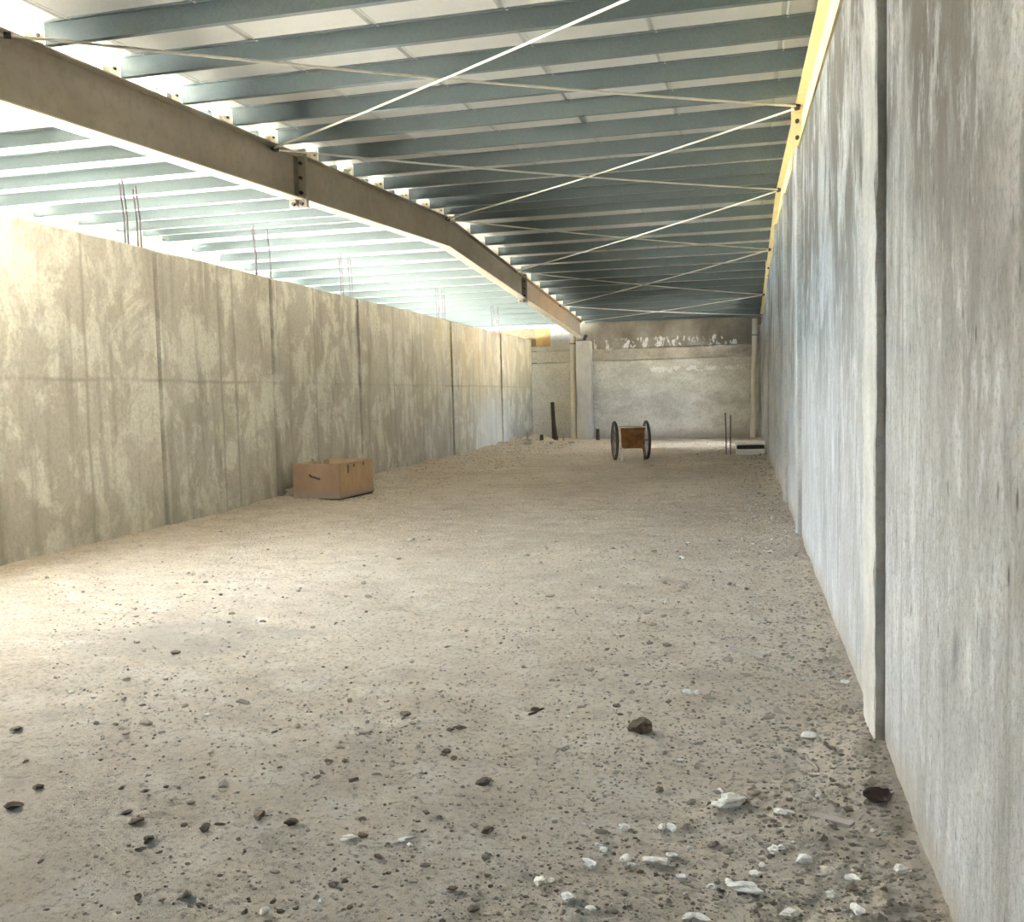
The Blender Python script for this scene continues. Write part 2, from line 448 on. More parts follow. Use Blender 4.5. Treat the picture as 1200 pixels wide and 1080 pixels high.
xs = [LX - .15 + (RX + .3 - LX)*i/nx for i in range(nx+1)]
vs = [(x, y, floor_z(x, y)) for y in ys for x in xs]
def quads(js): return [(j*(nx+1)+i, j*(nx+1)+i+1, (j+1)*(nx+1)+i+1, (j+1)*(nx+1)+i) for j in js for i in range(nx)]
jr = max(j for j, y in enumerate(ys) if y < 1.3)
m2 = MB(); m2.add(vs[:(jr+1)*(nx+1)], quads(range(jr)), True)
tag(m2.build('floor_rear', M['frontwall']), 'unseen floor behind the camera, darkened to absorb light', 'floor', kind='structure')  # unseen rear floor, near black to cut bounce light
mb.add(vs, quads(range(jr, len(ys)-1)), True)
fl = mb.build('floor', M['dirt']); tag(fl, 'dry pale brown dirt floor scattered with crumbs and chips', 'floor', kind='structure')

# outside ground beyond the left wall and behind the hall's open end
mb = MB(); mb.box(-19, LX-.3, 7.6, 60, -.4, -.04)
tag(mb.build('ground_light_absorber', M['soil']), 'added dark ground strip beyond the left wall, absorbs light', 'ground', kind='structure')  # dark strip added to dim the roof of the left bay
mb = MB(); mb.box(-70, LX-.3, -40, 60, -.4, -.05); mb.box(LX-.3, 60, -40, -9.3, -.4, -.05); mb.box(RX+.35, 60, -9.3, 60, -.4, -.05)
tag(mb.build('ground_outside', M['outground']), 'pale dry ground outside the left wall', 'ground', kind='structure')

# ------------------------------------------------------------------ roof profile
H = 1.4
RIDGE = 15.18
def ztop(y):                                    # top of the steel rafters
    h = y/H
    return H + H*((2.13 - .05*(10.843-h)) if h < 10.843 else (2.13 - .058*(h-10.843)))
RD, PH = .483, .15                              # rafter depth, purlin depth

# ------------------------------------------------------------------ unseen stretch beside and behind the camera, shaped and darkened for the light
OP0, OP1, SILL = 3.95, 6.75, 1.9                 # wide opening added unseen in the left wall to let daylight in
mb = MB(); mb.prism([(-9.2, -.3), (OP0, -.3), (OP0, 4.1), (-9.2, 3.45)], LX-.3, LX-.002, 'X')
tag(mb.build('wall_left_rear', M['frontwall']), 'added dark full height wall left of the camera, absorbs light', 'wall', kind='structure')  # added at full height and near black to keep this stretch dark
mb = MB(); mb.prism([(-13.0, -.3), (LX-.3, -.3), (LX-.3, 4.1), (-13.0, 4.1)], 7.05, 7.25, 'Y')
tag(mb.build('wall_light_block', M['pier']), 'added unseen pale cross wall, blocks sky light from the left bay', 'wall', kind='structure')  # added to block near sky light from the left bay

# ------------------------------------------------------------------ left wall with its piers
T = 3.14
PIERS = ((6.75, 7.05), (9.56, 9.95), (12.25, 12.62), (15.35, 15.8), (20.7, 21.2), (25.25, 25.85))
wl = MB()
def ltop(y): return T + .014*noise.noise(Vector((y*.8, 3, 1))) + .010*noise.noise(Vector((y*3.1, 7, 1))) + .006*noise.noise(Vector((y*9, 2, 1)))
def lpanel(ya, yb, x0, x1):
    n = max(2, int((yb-ya)/.12)); yy = [ya + (yb-ya)*i/n for i in range(n+1)]
    wl.prism([(ya, -.3), (yb, -.3)] + [(y, ltop(y)) for y in reversed(yy)], x0, x1, 'X')
lpanel(OP1, 29.42, LX-.3, LX-.07)
wl.box(LX-.3, LX-.002, OP0, OP1, -.3, SILL)       # below the added light opening
edges = [OP1] + [p[0] for p in PIERS[1:]] + [29.42]
for i in range(len(edges)-1):
    lpanel(edges[i] + (.0 if i == 0 else .0), edges[i+1] - (.055 if i < len(edges)-2 else 0), LX-.08, LX)
o = wl.build('wall_left', M['lwall']); tag(o, 'long mottled concrete retaining wall on the left, stopping short of the roof', 'wall', kind='structure')
for y0, y1 in PIERS[1:]:
    mb = MB(); mb.box(LX-.02, LX+.028, y0, y1, -.15, T-.02, bev=.01)
    p = mb.build('pilaster', M['lwall'], o)

# ------------------------------------------------------------------ right wall with its pilasters, top cut to the rafter slope
def wtop(y): return ztop(y) - RD - .03
ADDED_LIGHT_SLITS = ((25.1, 26.2, 1.0, 2.4),)  # unseen opening added to brighten the far floor and left wall
wr = MB()
ry = [-9, -4, 0, 4, 8, 12, RIDGE, 20, 25, BY+.3]
def wseg(ya, yb, z0=-.3, z1=None):
    yy = [ya] + [y for y in ry if ya < y < yb] + [yb]
    top = [(y, z1 if z1 is not None else wtop(y)) for y in reversed(yy)]
    wr.prism([(ya, z0), (yb, z0)] + top, RX, RX+.35, 'X')
cut = -9
for ya, yb, z0, z1 in ADDED_LIGHT_SLITS:                    # slit openings added out of sight behind the far pilasters
    wseg(cut, ya); wseg(ya, yb, -.3, z0); wseg(ya, yb, z1); cut = yb
wseg(cut, BY+.3)
o = wr.build('wall_right', M['rwall']); tag(o, 'tall streaked grey concrete wall along the right side with projecting pilasters', 'wall', kind='structure')
for y0 in (3.72, 8.9, 11.65, 14.65, 19.6, 24.6):
    mb = MB(); rnd = random.Random(int(y0*10))
    # slightly ragged arris, cut to the slope at the head
    n = 36; zt0 = wtop(y0)-.01; zt1 = wtop(y0+.35)-.01
    vs = []; fs = []
    for i in range(n+1):
        t = i/n; j = lambda: .004*rnd.uniform(-1, 1)
        z0 = -.15 + t*(zt0+.15); z1 = -.15 + t*(zt1+.15)
        vs += [(RX+.02, y0+j(), z0), (PF+.006+j(), y0+.0+j(), z0), (PF+j(), y0+.008+j(), z0), (PF+j(), y0+.345, z1), (RX+.02, y0+.35, z1)]
    for i in range(n):
        for k in range(4): fs.append((i*5+k, i*5+k+1, (i+1)*5+k+1, (i+1)*5+k))
    fs += [(4,3,2,1,0), tuple(n*5+k for k in range(5))]
    mb.add([(v[0], v[1], v[2]) for v in vs], [tuple(reversed(f)) for f in fs])
    mb.build('pilaster', M['rpier'], o)
mb = MB(); mb.box(.442, RX+.02, 28.8, BY+.02, -.1, 3.32, bev=.01); mb.build('pilaster', M['rpier'], o)

# ------------------------------------------------------------------ closed end behind the camera
mb = MB(); mb.box(LX-.3, RX+.35, -9.3, -9.0, -.3, 3.6)
tag(mb.build('wall_front', M['frontwall']), 'unseen end wall behind the camera, darkened to absorb light', 'wall', kind='structure')  # unseen end closed and near black to cut light from behind

# ------------------------------------------------------------------ back wall: lower lift, band, upper lift
wb = MB()
wb.box(-6.6, RX+.35, BY, BY+.3, -.3, 2.40, bev=.012)
wb.box(-6.6, RX+.35, BY+.1, BY+.3, 2.3, 2.9)
wb.box(-6.6, RX+.35, BY-.012, BY+.3, 2.425, 2.765, bev=.01)
wb.box(-5.82, RX+.35, BY-.045, BY+.3, 2.79, 3.735, bev=.008)
wb.box(-6.6, -5.82, BY-.012, BY+.3, 2.79, 2.93)
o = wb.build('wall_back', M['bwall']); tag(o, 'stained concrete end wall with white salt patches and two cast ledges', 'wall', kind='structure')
mb = MB(); mb.box(-9.5, -6.29, BY+.02, BY+.32, -.3, 3.50)
o = mb.build('trim_1', M['brick']); tag(o, 'sunlit rough brick masonry seen over far end of left wall', 'wall', kind='structure')
mb = MB(); mb.box(-6.28, -5.825, BY-.03, BY+.28, 2.94, 3.5, bev=.01)
tag(mb.build('masonry_pier', M['orange']), 'bright ochre pier stub beside the brickwork above the far left wall', 'pier')

# ------------------------------------------------------------------ roof sheeting
rs = MB()
bx0, bx1 = -13.0, RX + .5
xsr = []
x = bx0
seam0 = -4.505
prof = []                                       # (x, dz) across the sheets, ribs every .95 m at the side laps plus small stiffeners
k0 = math.floor((bx0-seam0)/.965)
xx = bx0; prof.append((bx0, 0))
k = k0
while seam0 + k*.965 < bx1 - .1:
    s = seam0 + k*.965
    if s > bx0 + .1:
        prof += [(s-.03, 0), (s-.016, .022), (s+.012, .022), (s+.02, -.004), (s+.028, -.004), (s+.03, 0)]
    k += 1
prof.append((bx1, 0))
prof.sort()

def zroof(y): return ztop(y) + PH
split = LX - .4
for pr, y0 in (([p for p in prof if p[0] < split] + [(split, 0)], 7.3), ([(split, 0)] + [p for p in prof if p[0] > split], 4.0)):
    yr = [y0, RIDGE, BY + .25]
    vs = [(px_, y, zroof(y) + dz) for y in yr for px_, dz in pr]
    m = len(pr)
    fs = [(j*m+i, (j+1)*m+i, (j+1)*m+i+1, j*m+i+1) for j in range(2) for i in range(m-1)]
    rs.add(vs, fs)
o = rs.build('ceiling', M['sheet']); tag(o, 'low pitched galvanised sheet roof', 'roof', kind='structure')
sol = o.modifiers.new('thick', 'SOLIDIFY'); sol.thickness = .004; sol.offset = 1
mb = MB(); mb.prism([(-9.4, zroof(-9.4)), (4.05, zroof(4.05)), (4.05, zroof(4.05)+.05), (-9.4, zroof(-9.4)+.05)], LX-.3, bx1, 'X')
tag(mb.build('ceiling_rear', M['frontwall']), 'unseen ceiling behind and over the camera, darkened to absorb light', 'ceiling', kind='structure')  # unseen rear ceiling, near black to cut bounce light

tr = MB()
tr.prism([(-9, ztop(-9)-.52), (RIDGE, ztop(RIDGE)-.52), (BY+.3, ztop(BY+.3)-.52), (BY+.3, ztop(BY+.3)+.147), (RIDGE, ztop(RIDGE)+.147), (-9, ztop(-9)+.147)], RX+.24, RX+.35, 'X')
tag(tr.build('trim_2', M['rpier']), 'grey eaves closure above the right wall behind the yellow rafter', 'trim', kind='structure')
# ------------------------------------------------------------------ rafters
LRX, RRX, TRX = -4.788, .588, -10.3
PY = [1.6, 2.45, 3.3, 4.15, 4.98, 5.82, 6.65, 7.49, 8.33, 9.24, 10.22, 11.23, 12.26, 13.26, 14.2, 14.93]
PYF = [15.5] + [16.45 + i*.99 for i in range(13)] + [28.98]
def slope(y): return (.05 if y < RIDGE else -.058)

def strip(mb, x0, x1, f0, f1, ya, yb):
    ys_ = [ya] + ([RIDGE] if ya < RIDGE < yb else []) + [yb]
    poly = [(y, f0(y)) for y in ys_] + [(y, f1(y)) for y in reversed(ys_)]
    mb.prism(poly, x0, x1, 'X')

def rafter(x, label, mat, fl_mat, ya, yb, splices, cleats, cleat_side, bolts, flange=.09):
    e = empty('steel_rafter', (x, ya, 0), 0, label=label, cat='rafter', group='steel roof rafters')
    inv = Matrix.Translation((-x, -ya, 0))
    def put(mb, name, mt, par=e):
        mb.v = [tuple(inv @ Vector(v)) for v in mb.v]
        return mb.build(name, mt, par)
    mb = MB(); strip(mb, x-.006, x+.006, lambda y: ztop(y)-RD+.012, lambda y: ztop(y)-.012, ya, yb); put(mb, 'web', mat)
    mb = MB(); strip(mb, x-flange, x+flange, lambda y: ztop(y)-.012, lambda y: ztop(y), ya, yb); put(mb, 'top_flange', mat)
    mb = MB(); strip(mb, x-flange, x+flange, lambda y: ztop(y)-RD, lambda y: ztop(y)-RD+.012, ya, yb)
    put(mb, 'bottom_flange', fl_mat)
    for sy in splices:
        mb = MB(); zb, zt = ztop(sy)-RD-.085, ztop(sy)+.07
        mb.box(x-.105, x+.105, sy-.024, sy-.002, zb, zt); mb.box(x-.105, x+.105, sy+.002, sy+.024, zb, zt)
        mb.add([(x-.004, sy-.024, zb), (x-.004, sy-.11, zb+.085), (x-.004, sy-.024, zb+.085), (x+.004, sy-.024, zb), (x+.004, sy-.11, zb+.085), (x+.004, sy-.024, zb+.085)],
               [(0,1,2), (5,4,3), (0,3,4,1), (1,4,5,2)])
        sp_ = put(mb, 'splice_plate', mat)
        mb = MB(); mb.box(x+.0065, x+.013, sy-.12, sy-.026, ztop(sy)-RD+.02, ztop(sy)-.02)
        mb.box(x+.0065, x+.013, sy+.026, sy+.1, ztop(sy)-RD+.02, ztop(sy)-.02); put(mb, 'stiffener', M['darkplate'] if mat is not M['yellow'] else mat)
        for zz in (ztop(sy)+.035, ztop(sy)-.09, ztop(sy)-.25, ztop(sy)-.41, ztop(sy)-RD-.045):
            for sx in (-1, 1):
                mb = MB(); mb.tube([(x+sx*.05, sy-.055, zz), (x+sx*.05, sy+.055, zz)], .021, 6, smooth=False)
                put(mb, 'bolt', M['bolt'], sp_)
    first = None
    for cy in cleats:
        z = ztop(cy)
        mb = MB()
        a = x - .02 if cleat_side > 0 else x - .015
        mb.box(min(a, a+cleat_side*.1), max(a, a+cleat_side*.1), cy-.012, cy-.004, z, z+.125)        # upright leg, faces the camera end
        mb.box(min(a, a+cleat_side*.012), max(a, a+cleat_side*.012), cy-.09, cy-.004, z, z+.085)
        c = put(mb, 'purlin_cleat', M['cleat'])
        if cy in bolts:
            mb = MB(); mb.tube([(a+cleat_side*.065, cy-.026, z+.07), (a+cleat_side*.065, cy-.01, z+.07)], .013, 6, smooth=False)
            put(mb, 'bolt', M['bolt'], c)
    return e

allp = PY + PYF
rafter(LRX, 'tapering brown grey steel rafter crossing the left half overhead, bent at the ridge', M['rafter'], M['cleat'], -9, 28.55, (9.85, 20.9), allp[3:], 1, PY[4:], .09)  # one steel: web coloured as if shaded, bottom flange as if lit
rafter(RRX, 'pale yellow painted steel rafter lying on top of the right wall', M['yellow'], M['yellow'], -9, BY-.1, (9.95, 20.9), [], 1, [], .085)
rafter(TRX, 'pale steel rafter just showing above the top of the left wall', M['cleat'], M['cleat'], 7.35, BY-.1, (), allp[7:20], -1, allp[8:14])

# ------------------------------------------------------------------ purlins (one per bay and row)
def purlin_mesh(name, L):
    mb = MB()
    t = .003; h = PH - .004; fl_ = .055
    # Z section, web toward the camera end, lower lip turned back, extruded along X
    sec = [(0,0), (fl_,0), (fl_,.014), (fl_-t,.014), (fl_-t,t), (t,t), (t,h), (-fl_,h), (-fl_,h-.014), (-fl_+t,h-.014), (-fl_+t,h-t), (0,h-t)]
    mb.prism(sec, 0, L, 'X')
    return mb
ordn = ['first','second','third','fourth','fifth','sixth','seventh','eighth','ninth','tenth','eleventh','twelfth','thirteenth','fourteenth','fifteenth','sixteenth']
for (x0, x1, bay, grp) in ((LRX+.085, RRX-.03, 'over the hall', 'purlins over the hall'), (TRX+.012, LRX-.13, 'left of the brown rafter', 'purlins left of the brown rafter')):
    base = None
    seq = [(y, ordn[len(PY)-1-i] + ' on camera side of the ridge') for i, y in enumerate(PY)] + [(y, ordn[i] + ' on far side of the ridge') for i, y in enumerate(PYF)]
    if bay.startswith('left'): seq = seq[7:]
    else: seq = seq[3:]
    for y, w in seq:
        if base is None:
            base = purlin_mesh('roof_purlin', x1-x0).build('roof_purlin', M['purlin']); o = base
        else:
            o = base.copy(); col.objects.link(o)
        o.location = (x0, y, ztop(y)+.002); o.rotation_euler = (math.atan(slope(y)), 0, 0)
        tag(o, f'galvanised purlin {bay}, {w}', 'purlin', grp)
# far eaves purlins outside the third rafter, only their near rows
base = None
for i, y in enumerate(allp[8:22]):
    if base is None:
        base = purlin_mesh('roof_purlin', 2.5).build('roof_purlin', M['purlin']); o = base
    else:
        o = base.copy(); col.objects.link(o)
    o.location = (-12.95, y, ztop(y)+.002); o.rotation_euler = (math.atan(slope(y)), 0, 0)
    tag(o, f'outermost bright purlin beyond the pale rafter, {ordn[i]} from the camera', 'purlin', 'outermost purlins')

# ------------------------------------------------------------------ brace rods, X in every bay
L0 = [(-4.76, 5.45, 4.075), (-4.76, 9.194, 4.03), (-4.76, 15.178, 4.345), (-4.76, 20.0, 4.2), (-4.76, 25.1, 3.93), (-4.76, 28.4, 3.7)]
R0 = [(.56, 5.2, 4.05), (.56, 9.573, 4.12), (.56, 14.433, 4.281), (.56, 19.235, 4.148), (.56, 24.818, 3.88), (.56, 28.6, 3.70)]
def clampz(p):
    return Vector((p[0], p[1], min(p[2], ztop(p[1]) - .03)))
pos = ['nearest bay', 'bay just before the ridge', 'bay just past the ridge', 'second bay past the ridge', 'last bay before the end wall']
for i in range(5):
    for a, b, nm in ((L0[i], R0[i+1], 'slanting away to the right'), (R0[i], L0[i+1], 'slanting away to the left')):
        a = Vector(a); b = Vector(b)
        # rods hang below the purlins; the ends pass the web just under the top flange
        a2, b2 = clampz(a), clampz(b)
        mid = (a2+b2)/2; mid.z -= .03
        e = empty('brace_rod', a2, 0, label=f'pale roof brace rod, {pos[i]}, {nm}', cat='rod', group='roof brace rods')
        mb = MB(); pts = []
        for t in range(9):
            t /= 8; p = a2.lerp(b2, t); p.z -= .035*4*t*(1-t); pts.append(p-a2)
        mb.tube(pts, .011, 8); mb.build('rod', M['rod'], e)
        for q, d in ((a2, (b2-a2).normalized()), (b2, (a2-b2).normalized())):
            mb = MB(); mb.tube([q-a2+d*.03, q-a2+d*.075], .024, 6, smooth=False); mb.build('nut', M['bolt'], e)

# ------------------------------------------------------------------ column, pipes
mb = MB(); mb.box(-4.93, -4.5, 28.55, 29.05, -.1, 3.03, bev=.015)
o = mb.build('concrete_column', M['column']); tag(o, 'square grey concrete column under the far end of the rafter', 'column', kind='thing')
mb = MB(); mb.box(-4.9, -4.62, 28.56, 28.95, 3.03, 3.06)
o2 = mb.build('base_plate', M['bolt'], o)
mb = MB(); mb.tube([(-4.68, 28.6, 3.06), (-4.6, 28.6, 3.2)], .05, 8); mb.build('anchor', M['bolt'], o)

def pipe(p0, p1, r, label):
    e = empty('drain_pipe', p0, 0, label=label, cat='pipe', group='cream drain pipes')
    p0 = Vector(p0); p1 = Vector(p1); d = (p1-p0)
    mb = MB(); mb.tube([(0,0,0), d*.3, d*.62, d], r, 20); mb.build('pipe', M['pipe'], e)
    mb = MB(); mb.tube([d*.31, d*.31+d.normalized()*.14], r*1.09, 20); mb.build('socket', M['pipe'], e)
    mb = MB(); mb.tube([d*.86, d*.86+d.normalized()*.04], r*1.06, 20); mb.build('bracket', M['spoke'], e)
pipe((-5.07, 28.72, -.05), (-5.04, 28.72, 3.42), .095, 'upright cream drain pipe left of the concrete column')
pipe((.27, 28.72, -.05), (.355, 28.72, 3.49), .078, 'upright cream drain pipe in the far right corner')

# ------------------------------------------------------------------ starter bars on the left wall (groups of four)
for (yc, sp_, n, w) in ((9.36, .115, 4, 'nearest cluster'), (12.2, .2, 3, 'second cluster'), (15.2, .19, 4, 'third cluster'), (20.4, .22, 4, 'fourth cluster'), (25.2, .25, 4, 'farthest cluster')):
    rnd = random.Random(int(yc*10))
    for i in range(n):
        y = yc + (i-(n-1)/2)*sp_
        x = LX - .07 - .12*(i % 2)
        hgt = .66 + .05*rnd.random()
        mb = MB(); mb.tube([(0,0,-.05), (.004,-.01,.3), (.0,-.05-.02*rnd.random(),hgt)], .011, 6)
        o = mb.build('starter_bar', M['rebar'], None, (x, y, T+.01))
        tag(o, f'rusty starter bar on left wall top, {ordn[i]} from the camera in {w}', 'rebar', 'starter bars on left wall')

# two bars and a plinth by the right wall
for i, (x, h) in enumerate(((-.367, .93), (-.276, .88))):
    mb = MB(); mb.tube([(0,0,-.08), (0,0,h*.5), (.012*(i*2-1),0,h)], .014, 8)
    tag(mb.build('starter_bar', M['rebar'], None, (x, 21.22, 0)), ('left' if i == 0 else 'right') + ' one of two rusty upright bars beside the low pale plinth', 'rebar', 'bars by the plinth')
e = empty('concrete_plinth', (.15, 21.3, 0), 0, label='low pale concrete plinth against the far right wall', cat='plinth')
mb = MB(); mb.box(-.317, .30, -.1, .75, -.03, .125, bev=.012); mb.build('base_block', M['plinth'], e)
mb = MB(); mb.box(-.29, .29, -.03, .72, .125, .215); mb.build('shaded_recess', M['stake'], e)  # dark block stands in for shade in the gap under the cap
mb = MB(); mb.box(-.335, .31, -.08, .78, .215, .275, bev=.01); mb.build('cap_slab', M['plinth'], e)

# ------------------------------------------------------------------ wooden mortar box
e = empty('mortar_box', (-5.785, 12.70, floor_z(-5.785, 12.7)-.005), math.radians(-4), label='open top brown plywood box standing against the left wall', cat='box')
W2, D2, HB = .37, .53, .505
mb = MB(); mb.box(-W2, W2, -D2, -D2+.022, .012, HB, bev=.004)
fp = mb.build('front_panel', M['box_front'], e)
mb = MB(); mb.box(-W2, W2, D2-.022, D2, .012, HB, bev=.004); mb.build('back_panel', M['box_in'], e)
for s in (-1, 1):
    mb = MB(); mb.box(min(s*W2, s*(W2-.022)), max(s*W2, s*(W2-.022)), -D2+.022, D2-.022, .012, HB-.004, bev=.004)
    mb.build('side_panel', M['box_side'] if s > 0 else M['box_in'], e)
mb = MB(); mb.box(-W2+.022, W2-.022, -D2+.022, D2-.022, .015, .04); mb.build('bottom_panel', M['box_in'], e)
mb = MB(); mb.box(-W2+.02, W2-.02, -D2+.02, D2-.02, -.01, .013); mb.build('skid', M['stake'], e)
mb = MB(); mb.tube([(-.09, -D2-.004, .345), (-.088, -D2-.03, .34), (.055, -D2-.03, .295), (.06, -D2-.004, .293)], .013, 8)
mb.build('handle', M['stake'], e)
for yy_ in (-.28, -.1, .2):
    mb = MB(); mb.box(W2, W2+.006, yy_-.013, yy_+.013, HB-(.15 if yy_ < -.2 else .075), HB-.03); mb.build('strap', M['stake'], e)
mb = MB(); mb.box(-.31, -.28, -.1, -.06, .04, HB+.035); mb.box(-.2, -.17, .0, .03, .04, HB+.02); mb.build('brace', M['box_in'], e)

# small block beside the box
mb = MB(); mb.lump((0,0,.06), .09, 2, .25, .8)
tag(mb.build('stone', M['tan'], None, (-6.27, 12.38, floor_z(-6.27, 12.38))), 'grey lump of concrete in the gap between plywood box and left wall', 'stone')

# ------------------------------------------------------------------ two-wheeled hand cart
e = empty('hand_cart', (-2.31, 19.95, floor_z(-2.31, 19.95)), math.radians(15.7), label='rusty two wheeled hand cart standing on the dirt floor', cat='cart')
R = .415
for s in (-1, 1):
    mb = MB(); mb.torus((0,0,0), R-.031, .031, 'X', 48, 8)
    w = mb.build('wheel', M['tyre'], e, (s*.335, 0, R))
    mb = MB(); mb.torus((0,0,0), R-.055, .012, 'X', 48, 6); mb.build('rim', M['spoke'], w)
    mb = MB()
    for k in range(18):
        q = 2*PI*k/18; sx = .02 if k % 2 else -.02
        mb.tube([(sx, .02*math.cos(q+.6), .02*math.sin(q+.6)), (0, (R-.058)*math.cos(q), (R-.058)*math.sin(q))], .0035, 5)
    mb.build('spokes', M['spoke'], w)
    mb = MB(); mb.tube([(-.045,0,0), (.045,0,0)], .028, 12); mb.build('hub', M['spoke'], w)
mb = MB(); mb.tube([(-.42,0,R), (.40,0,R)], .014, 10); mb.build('axle', M['stake'], e)
# hopper: front and rear sheets, two flared sides and a floor
z0, z1 = .255, .70
def quad_sheet(pts, t, name, mt, nrm):
    mb = MB(); nv = Vector(nrm)*t
    p = [Vector(q) for q in pts]; vs = p + [q+nv for q in p]
    mb.add(vs, [(0,1,2,3), (7,6,5,4), (0,4,5,1), (1,5,6,2), (2,6,7,3), (3,7,4,0)])
    return mb.build(name, mt, e)
quad_sheet([(-.235,-.29,z0), (.235,-.29,z0), (.255,-.31,z1), (-.255,-.31,z1)], .006, 'front_panel', M['rust'], (0,1,0))
quad_sheet([(-.235,.24,z0), (.235,.24,z0), (.255,.30,z1), (-.255,.30,z1)], .006, 'rear_panel', M['rust'], (0,-1,0))
ls = quad_sheet([(-.235,-.29,z0), (-.235,.24,z0), (-.255,.30,z1), (-.255,-.31,z1)], .006, 'side_panel', M['cartpale'], (1,0,0)); ls['label'] = 'pale dusty left side sheet'
quad_sheet([(.235,-.29,z0), (.235,.24,z0), (.255,.30,z1), (.255,-.31,z1)], .006, 'side_panel', M['rust'], (-1,0,0))
quad_sheet([(-.235,-.29,z0), (.235,-.29,z0), (.235,.24,z0), (-.235,.24,z0)], .006, 'hopper_floor', M['rust'], (0,0,1))
mb = MB(); mb.tube([(-.26,-.315,z1), (.26,-.315,z1), (.26,.305,z1), (-.26,.305,z1)], .013, 8, closed=True); mb.build('rim_bar', M['cartpale'], e)
for s in (-1, 1):
    mb = MB(); mb.tube([(s*.22,-.30,z0+.02), (s*.232,-.32,-.005)], .016, 8); mb.tube([(s*.232,-.335,.002), (s*.232,-.27,.002)], .016, 8); mb.build('leg', M['cartpale'] if s < 0 else M['rust'], e)
    mb = MB(); mb.tube([(s*.22,-.25,z0-.015), (s*.22,.3,z0+.02), (s*.22,.62,.45), (s*.22,.85,.55)], .014, 8); mb.build('push_handle', M['stake'], e)

# ------------------------------------------------------------------ stakes and stubs in the far left corner
def stake(x, y, h, r, lean, label, mat='stake'):
    mb = MB(); mb.tube([(0,0,-.1), (lean*.4,0,h*.5), (lean,0,h)], [r*1.05, r, r*.92], 10)
    tag(mb.build('stake', M[mat], None, (x, y, floor_z(x, y))), label, 'stake')
stake(-5.6, 28.3, 1.12, .062, -.04, 'tall dark stake standing in the far left corner')
stake(-5.52, 28.25, .62, .045, -.1, 'shorter dark stake leaning on the tall one in far left corner')
stake(-4.25, 28.2, .33, .055, 0, 'short dark stub right of the concrete column')
stake(-6.03, 26.5, .28, .03, .01, 'thin pale peg with a bent head at foot of the left wall', 'tan')
stake(-5.68, 26.8, .16, .055, 0, 'short thick peg near foot of the far left wall')
stake(-5.42, 27.6, .14, .07, .02, 'stubby dark stump in front of the tall stake')
stake(-5.15, 27.4, .22, .02, .0, 'thin pale peg left of the cream pipe', 'tan')
rnd = random.Random(3)
for i, (x, y, s, lb) in enumerate(((-5.72, 25.2, .12, 'flat dark rubble slab farthest left in the far heap'), (-5.2, 25.9, .1, 'flat dark rubble piece in middle of the far heap'), (-4.7, 26.3, .09, 'flat dark rubble piece nearest the column'), (-5.95, 26.2, .1, 'dark rubble lump at foot of the thin bent peg'))):
    mb = MB(); mb.lump((0,0,.03), s*.7, 2, .5, .6, rnd=rnd)
    tag(mb.build('rubble_piece', M['tan'], None, (x, y, floor_z(x, y))), lb, 'rubble')

# ------------------------------------------------------------------ single stones measured in the photograph
def stone(px_, py, wpx, mat, label=None, group=None, flat=.6, sub=2, rough=.4, name='stone', cat='stone'):
    x, y = ground_px(px_, py)
    z = floor_z(x, y)
    r = wpx*y/1076*.5/1.25*(.75 if mat == 'clod' else 1.1 if mat == 'chip' else 1)
    mb = MB(); rnd = random.Random(int(px_*7+py*13))
    mb.lump((0,0,r*flat*.6 + (.006 if y < 5 else 0)), r, sub, rough, flat, rnd=rnd)
    return tag(mb.build(name, M[mat], None, (x, y, z)), label, cat, group)
stone(752, 858, 30, 'clod', 'large angular brown stone standing alone mid floor, biggest on the dirt', None, .85, 3, .45)
stone(1018, 934, 17, 'tan', 'round tan stone at foot of the nearest right pilaster', None, .9)
stone(856, 945, 26, 'chip', 'elongated white plaster lump beside smaller lumps, right of centre', None, .6, 3)
stone(842, 950, 14, 'chip', 'small white lump touching the elongated white plaster lump', None, .6)
stone(875, 1044, 24, 'chip', 'flat white plaster flake, largest in the right foreground', None, .35, 3)
stone(567, 922, 22, 'clod', 'wide flat dark clod near middle of the foreground', None, .5, 3)
stone(572, 977, 18, 'clod', 'dark clod with a pale side below the wide flat clod', None, .7, 3)
stone(20, 859, 24, 'clod', 'dark flat clod in the damp patch at the left edge', None, .3, 3)
stone(310, 1071, 14, 'chip', 'single pale stone beside a dark clod at bottom left of centre', None, .7)
chips = [(665,1057,18),(693,1068,12),(632,1037,15),(645,1036,9),(885,1026,14),(907,999,13),(915,996,10),(942,1012,17),(820,1076,17),(806,1078,12),(925,1072,16),(975,1054,14),(1005,1074,15),(1055,1035,17),(1000,1036,13),(770,1012,18),(758,1010,10),(787,1001,11),(732,1008,13),(692,1016,14),(707,998,12),(787,972,12),(776,971,9),(732,972,15),(805,813,12),(815,812,8),(990,808,10),(950,869,17),(854,1034,9),(893,1016,10),(702,992,9),(914,958,13),(925,957,8),(844,929,7),(410,986,12),(404,990,8),(475,987,13),(480,993,8),(684,970,8),(833,1040,10)]
for c in chips: stone(*c, 'chip', 'small white plaster chip on the dirt in the right foreground', 'white plaster chips', .45)
